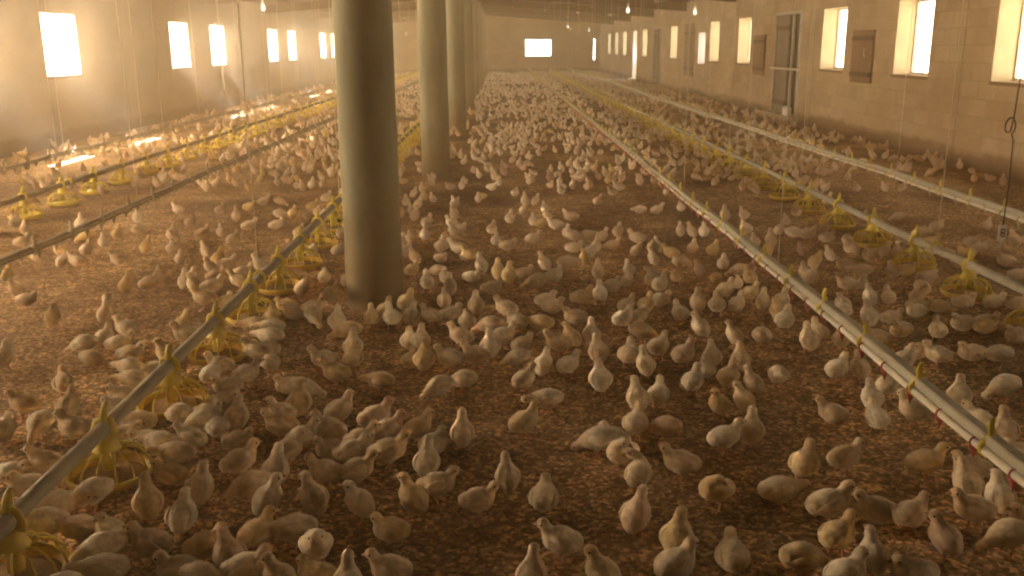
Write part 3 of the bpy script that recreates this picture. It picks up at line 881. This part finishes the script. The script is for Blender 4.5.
# body centre in the photograph, heading (0 = towards the door wall, 90 = away), pose
CHICKS = """
58 502 20 L;92 488 210 P;49 459 180 N;14 470 0 S;29 484 180 S;41 523 180 N;18 538 200 S;93 528 250 U;57 539 190 L;82 548 200 P;90 565 185 L;68 575 180 L;147 494 100 U;182 506 90 U;200 480 90 U;151 538 165 N;203 541 10 N;168 455 170 L;168 467 170 S;150 440 200 S;182 567 180 S;206 574 0 P
239 458 50 N;288 446 40 N;330 446 180 S;351 447 30 N;388 448 20 N;268 492 30 U;250 484 200 P;276 463 90 U;312 490 150 U;326 466 180 N;356 465 15 N;358 494 205 U;412 490 150 U;390 526 180 S;256 528 45 N;294 527 185 L;314 548 270 N;229 549 130 U;243 563 20 N;283 566 170 U;312 568 150 S;390 563 175 N;347 577 90 U
427 455 90 U;437 480 15 N;478 495 10 N;507 467 100 U;544 495 70 S;561 536 170 N;532 563 90 U;602 566 170 U
639 470 60 R;622 450 220 R;681 459 170 N;716 486 200 R;637 507 40 U;780 488 5 L;805 460 60 N;678 528 60 U;676 560 30 N;732 553 80 S;803 555 10 P
845 453 10 N;926 458 15 N;972 464 180 N;981 480 100 U;998 487 80 U;974 505 180 N;829 500 20 N;878 508 160 S;909 508 20 N;945 530 160 U;838 530 20 N;877 546 100 U;846 572 20 N;911 568 170 S;1016 510 180 S;1008 533 190 P;1020 452 180 S
52 311 100 U;104 308 80 U;126 325 160 N;104 334 100 N;84 343 190 P;90 355 180 S;120 341 10 N;131 352 0 S;132 365 180 L;132 377 200 L;3 350 90 U;63 380 110 N;122 393 180 S;119 404 180 S;24 400 170 N;68 400 60 U;75 425 165 N;39 422 260 P;2 428 90 S;182 320 30 U;187 332 180 N;165 349 180 U;153 412 180 S;180 409 90 P;202 405 0 S;134 425 0 S;155 437 180 L;190 434 180 N;207 420 200 P;153 368 0 S
268 312 90 U;297 311 180 S;314 315 300 P;337 315 90 U;373 314 90 N;385 308 60 N;396 314 120 N;408 310 45 U;254 323 190 L;270 325 190 L;270 334 185 L;238 350 180 S;220 361 180 N;258 348 160 N;271 361 90 P;244 370 20 N;211 370 90 N;229 383 200 S;288 383 180 S;303 386 20 P;212 402 0 S;237 409 90 U;215 424 120 P;324 356 175 N;336 370 175 N;353 341 90 U;353 355 100 N;347 330 180 P;380 378 180 L;285 407 170 N;297 397 90 U;281 422 180 N;339 407 60 N;375 414 20 N;329 426 160 N;302 432 30 N;360 434 30 N;402 426 30 N;237 437 10 S;412 340 90 S;414 359 90 S
421 352 90 U;419 334 90 U;428 312 150 N;451 311 20 S;467 319 90 S;461 333 160 N;490 324 180 P;490 341 90 U;503 333 20 N;449 355 170 N;476 352 165 N;517 318 150 N;541 321 150 L;522 342 30 S;517 356 200 P;546 358 70 U;566 361 30 N;573 331 150 U;590 329 90 U;598 346 90 U;600 373 90 U;558 340 180 N;524 375 50 N;463 377 170 P;439 385 200 P;546 397 180 L;524 419 40 N;454 426 90 U;416 427 30 N;429 437 60 S;607 434 180 P;553 305 10 S;575 315 180 S
623 316 45 N;639 313 45 N;642 330 0 P;659 344 40 N;629 352 60 N;645 358 100 U;680 310 90 N;700 322 150 U;684 352 45 N;710 352 90 U;708 364 90 S;734 329 150 U;762 334 60 P;741 353 90 U;785 318 60 N;778 308 90 N;809 334 90 U;778 373 90 P;693 378 60 N;659 390 70 N;637 392 90 U;719 397 230 U;731 374 60 N;751 375 150 U;744 394 160 U;725 433 20 N;752 423 80 U;661 424 150 P;629 423 60 N;616 436 150 S
819 329 90 N;843 307 90 S;869 311 90 U;892 315 10 S;841 336 90 N;838 366 40 N;860 361 90 U;875 334 190 S;901 328 200 S;938 327 90 N;918 308 10 S;965 322 190 S;984 324 0 S;1008 322 0 S;1019 333 180 S;938 351 160 N;918 349 10 S;972 351 180 S;999 352 180 L;904 358 30 N;960 388 80 U;1004 385 190 P;872 390 90 U;889 380 30 N;914 407 120 N;833 409 150 N;877 414 90 N;1001 421 90 U;984 418 120 N
77 259 150 N;86 248 90 N;103 240 100 N;87 235 200 P;80 221 90 U;117 232 90 N;137 214 90 U;138 228 90 S;146 242 60 U;118 257 170 N;126 280 90 U;149 281 40 N;172 230 90 U;171 246 90 N;190 220 90 N;178 208 150 N;202 231 60 N;206 248 150 U;184 277 90 U;195 282 150 U;205 296 180 N;21 239 60 N;6 273 90 N;40 256 10 P;60 248 150 N;27 298 0 S;15 221 90 N
221 230 120 N;236 213 90 U;220 208 60 N;249 224 30 N;233 238 60 N;249 205 0 N;276 223 20 N;281 213 0 P;293 212 90 N;215 273 10 N;218 255 60 U;226 263 30 N;243 269 20 N;240 278 180 N;224 300 60 S;211 284 30 N;284 246 60 N;299 230 60 N;307 214 90 S;312 204 30 N;326 196 60 N;312 250 90 S;324 275 90 S;338 248 60 N;279 275 90 N;297 273 180 S;330 292 60 N;305 305 10 N;286 303 180 S;347 277 90 N;342 232 90 N;318 211 90 S
406 200 90 N;455 202 60 N;427 221 60 N;425 233 90 N;452 221 150 N;459 227 0 S;443 244 20 S;458 246 180 N;469 252 150 N;481 261 120 U;498 267 90 U;509 271 90 U;496 238 90 N;508 244 0 S;492 227 60 N;510 217 90 N;525 198 90 U;533 219 90 N;544 222 0 N;555 223 180 N;545 207 90 N;533 236 0 N;567 230 90 N;571 215 170 N;575 235 20 P;587 234 20 L;602 234 60 N;602 244 90 N;574 246 0 S;544 259 150 U;567 261 30 L;554 273 20 N;598 267 90 U;590 250 40 N;600 292 90 N;581 294 0 N;537 280 180 P;546 298 20 S;412 267 60 N;427 280 90 N;445 275 90 S;472 275 0 S;444 298 90 N;476 300 90 U;492 286 10 S;506 306 170 N;406 300 60 N;410 236 90 S;406 250 60 S;598 199 40 N
640 208 180 L;657 208 20 N;618 230 60 N;606 244 20 N;637 236 180 N;653 246 260 N;671 250 150 N;681 261 20 P;693 246 60 N;704 230 90 N;713 248 60 N;723 261 60 N;739 269 150 P;750 275 90 N;725 288 30 N;750 290 40 N;764 296 60 U;702 298 90 U;660 282 60 N;677 273 60 N;652 277 60 R;627 302 40 N;646 302 60 N;660 298 20 S;713 302 90 N;737 302 60 N;781 298 60 N;746 227 90 N;771 237 90 U;744 213 90 N;725 212 90 U;796 211 90 S;794 232 0 P;808 232 0 S;790 277 0 S;802 271 90 N;612 284 20 S;681 206 90 S
849 246 90 S;827 236 0 S;872 252 20 S;845 263 180 S;862 269 180 L;847 281 170 N;870 292 90 U;889 294 90 N;843 303 90 S;893 269 90 N;908 267 10 S;922 286 90 S;927 275 0 S;922 232 160 P;937 225 20 S;931 240 0 N;972 240 10 S;966 252 180 S;981 246 10 S;1006 259 170 N;1018 273 0 S;964 300 0 S;918 304 0 S;937 304 180 S;987 223 40 N;897 240 90 S;995 300 0 S;1018 302 0 S
"""
rng = random.Random(11)
birds = []
CH = {'N': .085, 'U': .10, 'P': .075, 'S': .05, 'R': .085, 'L': .075}
RED = [(637, 507), (229, 549), (945, 530), (402, 426), (375, 414), (661, 424), (490, 324), (598, 267), (684, 352), (1001, 421)]
for line in CHICKS.replace('\n', ';').split(';'):
    line = line.strip()
    if not line: continue
    a, b_, h, ps = line.split(); a, b_, h = float(a), float(b_), float(h)
    p = on_floor(a, b_, CH[ps])
    red = any(abs(a - r0) < 2 and abs(b_ - r1) < 2 for r0, r1 in RED)
    tint = 3 if red else rng.choices([0, 1, 2], [5, 4, 2])[0]
    birds.append([p.x, p.y, math.radians(h + rng.uniform(-14, 14)), ps, tint, rng.uniform(.87, .99)])
# push apart any two that would share the same spot; keep off columns and pans
def relax(bs, mind, it=30):
    for _ in range(it):
        moved = False
        for i in range(len(bs)):
            for j in range(i + 1, len(bs)):
                dx = bs[j][0] - bs[i][0]; dy = bs[j][1] - bs[i][1]; d2 = dx * dx + dy * dy
                if d2 < mind * mind:
                    d = math.sqrt(d2) or 1e-3; s = (mind - d) / 2 / d
                    bs[i][0] -= dx * s; bs[i][1] -= dy * s; bs[j][0] += dx * s; bs[j][1] += dy * s; moved = True
        for b in bs:
            push_off(b)
        if not moved: break
def push_off(b):
    for y in COL_Y:
        dx, dy = b[0] - COL_X, b[1] - y; d = math.hypot(dx, dy)
        if d < .27 and d > 1e-4: b[0] += dx / d * (.27 - d); b[1] += dy / d * (.27 - d)
    for (x, y) in PANS:
        dx, dy = b[0] - x, b[1] - y
        if abs(dx) < .24 and abs(dy) < .24:
            d = math.hypot(dx, dy)
            if 1e-4 < d < .225: b[0] += dx / d * (.225 - d); b[1] += dy / d * (.225 - d)
relax(birds, .112)
birds.sort(key=lambda b: b[1] ** 2 + b[0] ** 2)
NEAR = birds[:300]; REST = birds[300:]

LANES = [(-9, XD3, 'beyond the dark drinker pipe'), (XD3, -1.75, 'on litter before the dark drinker pipe'),
         (-1.75, XF1, 'behind the feeder tube by the columns'), (XF1, -.75, 'before the feeder tube by the columns'),
         (-.75, -.1, 'in the litter lane past the columns'), (-.1, .65, 'along the middle of the hall'),
         (.65, XD1, 'beside the red-nippled drinker pipe'), (XD1, 2.12, 'just beyond the red-nippled drinker pipe'),
         (2.12, XF2, 'before the yellow pans by the door wall'), (XF2, 9, 'beyond the yellow pans by the door wall')]
PD = {'N': 'standing', 'U': 'upright', 'P': 'pecking', 'S': 'sitting', 'R': 'preening', 'L': 'stretching'}
TD = ['cream', 'whitish', 'yellowish', 'ruddy-headed']
def facing(a):
    a = math.degrees(a) % 360
    return ('facing doors' if a < 45 or a >= 315 else 'facing away' if a < 135 else 'facing sunlit windows' if a < 225 else 'facing camera')
counts = {}
for i, (x, y, h, ps, tint, sc_) in enumerate(NEAR):
    lane = next(l for l in LANES if l[0] <= x < l[1])[2]
    key = (PD[ps], TD[tint], lane); k = counts.get(key, 0); counts[key] = k + 1
    lab = '%s %s %s chick %s, %s' % (ordinal(k), PD[ps], TD[tint], lane, facing(h))
    K = KIT[ps]
    if i < 240:
        r = empty('chick', (x, y, 0), h)
        link_mesh('body', K['body'][tint], r)
        for s in (0, 1):
            link_mesh('wing', K['wings'][s][tint], r)
            if K['legs']: link_mesh('leg', K['legs'][s], r)
            link_mesh('eye', K['eyes'][s], r)
        link_mesh('beak', K['beak'], r)
    else:
        r = link_mesh('chick', K['body'][tint], loc=(x, y, 0), rot=(0, 0, h))
        link_mesh('beak', K['beak'], r)
        for s in (0, 1):
            if K['legs']: link_mesh('leg', K['legs'][s], r)
    r.scale = (sc_ * rng.uniform(.94, 1.07), sc_ * rng.uniform(1.0, 1.12), sc_ * (.95 if ps == 'U' else 1.0))
    tag(r, lab, 'chick', 'young broiler chicks on the litter')

# ---- the rest of the flock: thousands, one object
nprng = np.random.default_rng(4)
flock = [(b[0], b[1], b[2], b[3], b[5], b[4]) for b in REST]
cell = .125; occ = {}
def free_spot(x, y, md):
    cx, cy = int(x // cell), int(y // cell)
    for i in range(cx - 1, cx + 2):
        for j in range(cy - 1, cy + 2):
            for (a, b_) in occ.get((i, j), ()):
                if (a - x) ** 2 + (b_ - y) ** 2 < md * md: return False
    return True
def occupy(x, y): occ.setdefault((int(x // cell), int(y // cell)), []).append((x, y))
for b in birds: occupy(b[0], b[1])
def seen_y(x, y):    # picture row of a floor point
    v = ROT.transposed() @ Vector((x, y, -CAMH)); return 288 - v.y / -v.z * F, 512 + v.x / -v.z * F
tries = 24000; target = 5200
for _ in range(tries):
    if len(flock) >= target: break
    y = 4.5 + (YE - .3 - 4.5) * (nprng.random() ** 1.15); x = nprng.uniform(XL + .15, XR - .15)
    py, px = seen_y(x, y)
    if px < -40 or px > 1064: continue
    dens = .50 + .9 * noise.noise(Vector((x * .55, y * .4, 7))) + .35 * noise.noise(Vector((x * 1.6, y * 1.2, 1)))
    feed_near = min(abs(x - XF1), abs(x - XF2), abs(x - XF3))
    if feed_near < .35: dens += .4
    if x < -4.0: dens *= .45
    if py > 195: dens *= .28
    if py > 312: continue
    if x < -1.6 and py > 200: dens *= .4
    if nprng.random() > dens: continue
    if any((x - COL_X) ** 2 + (y - cy) ** 2 < .075 for cy in COL_Y): continue
    if any(abs(x - a) < .2 and abs(y - b_) < .2 and (x - a) ** 2 + (y - b_) ** 2 < .042 for a, b_ in PANS): continue
    if not free_spot(x, y, .088): continue
    occupy(x, y)
    ps = 'NUUUUSPUUU'[int(nprng.integers(10))]
    flock.append((x, y, nprng.uniform(0, 6.283), ps, nprng.uniform(.74, .92), int(nprng.choice([0, 1, 2, 3], p=[.45, .33, .17, .05]))))

def arrays(me):
    nv = len(me.vertices); co = np.empty(nv * 3, np.float32); me.vertices.foreach_get('co', co)
    me.calc_loop_triangles(); nt_ = len(me.loop_triangles); tr = np.empty(nt_ * 3, np.int32); me.loop_triangles.foreach_get('vertices', tr)
    return co.reshape(-1, 3), tr.reshape(-1, 3)
ARR = {k: (arrays(v['mid']), arrays(v['far'])) for k, v in KIT.items()}
V, T, MI = [], [], []; off = 0
for (x, y, h, ps, s, tint) in flock:
    co, tr = ARR[ps][0 if y < 17 else 1]
    c, sn = math.cos(h) * s, math.sin(h) * s
    w_ = np.empty_like(co)
    w_[:, 0] = co[:, 0] * c - co[:, 1] * sn + x; w_[:, 1] = co[:, 0] * sn + co[:, 1] * c + y; w_[:, 2] = co[:, 2] * s
    V.append(w_); T.append(tr + off); MI.append(np.full(len(tr), tint, np.int32)); off += len(co)
V = np.concatenate(V); T = np.concatenate(T); MI = np.concatenate(MI)
me = bpy.data.meshes.new('flock')
me.vertices.add(len(V)); me.vertices.foreach_set('co', V.ravel())
me.loops.add(len(T) * 3); me.loops.foreach_set('vertex_index', T.ravel())
me.polygons.add(len(T)); me.polygons.foreach_set('loop_start', np.arange(0, len(T) * 3, 3, dtype=np.int32))
FLOCK_M = [plain('flock_cream', (0.68, 0.50, 0.32), (0.86, 0.68, 0.47), 9, .9), plain('flock_pale', (0.76, 0.60, 0.42), (0.93, 0.78, 0.58), 9, .9),
           plain('flock_yellow', (0.66, 0.46, 0.20), (0.82, 0.61, 0.30), 9, .9), plain('flock_ruddy', (0.60, 0.38, 0.25), (0.74, 0.52, 0.38), 9, .9)]
for m_ in FLOCK_M: me.materials.append(m_)
me.polygons.foreach_set('material_index', MI)
me.polygons.foreach_set('use_smooth', np.ones(len(T), bool))
me.update(calc_edges=True)
fl = link_mesh('chick_flock', me)
tag(fl, 'dense flock of cream chicks covering the litter down to the end wall', 'chicks', kind='stuff')
print('birds', len(NEAR), 'flock', len(flock), 'verts', len(V))

# ------------------------------------------------------------------ dusty air
hm = bpy.data.materials.new('dusty_air'); hm.use_nodes = True
nt = hm.node_tree; nt.nodes.clear()
out = nt.nodes.new('ShaderNodeOutputMaterial')
vs_ = node(nt, 'ShaderNodeVolumeScatter', Density=HAZE, Anisotropy=0.5)
vs_.inputs['Color'].default_value = (1.0, 0.73, 0.41, 1)
nt.links.new(vs_.outputs[0], out.inputs['Volume'])
bm = bmesh.new(); box(bm, XL + .01, XR - .01, YB + .01, YE - .01, -.05, 3.05)
hz = obj('haze', bm, hm)
dm = hm.copy(); dm.node_tree.nodes['Volume Scatter'].inputs['Color'].default_value = (0.84, 0.82, 0.74, 1); dm.node_tree.nodes['Volume Scatter'].inputs['Density'].default_value = HAZE_WINDOWS
bm = bmesh.new(); box(bm, XL + .02, -5.0, YB + .02, YE - .02, -.04, 2.9)  # denser box added for the window glow, dust and lens flare together
hd_ = obj('haze', bm, dm)
tag(hd_, 'thicker sunlit dust and lens glow along the glaring window wall', 'haze', kind='stuff')
tag(hz, 'warm dusty haze filling the whole hall', 'haze', kind='stuff')
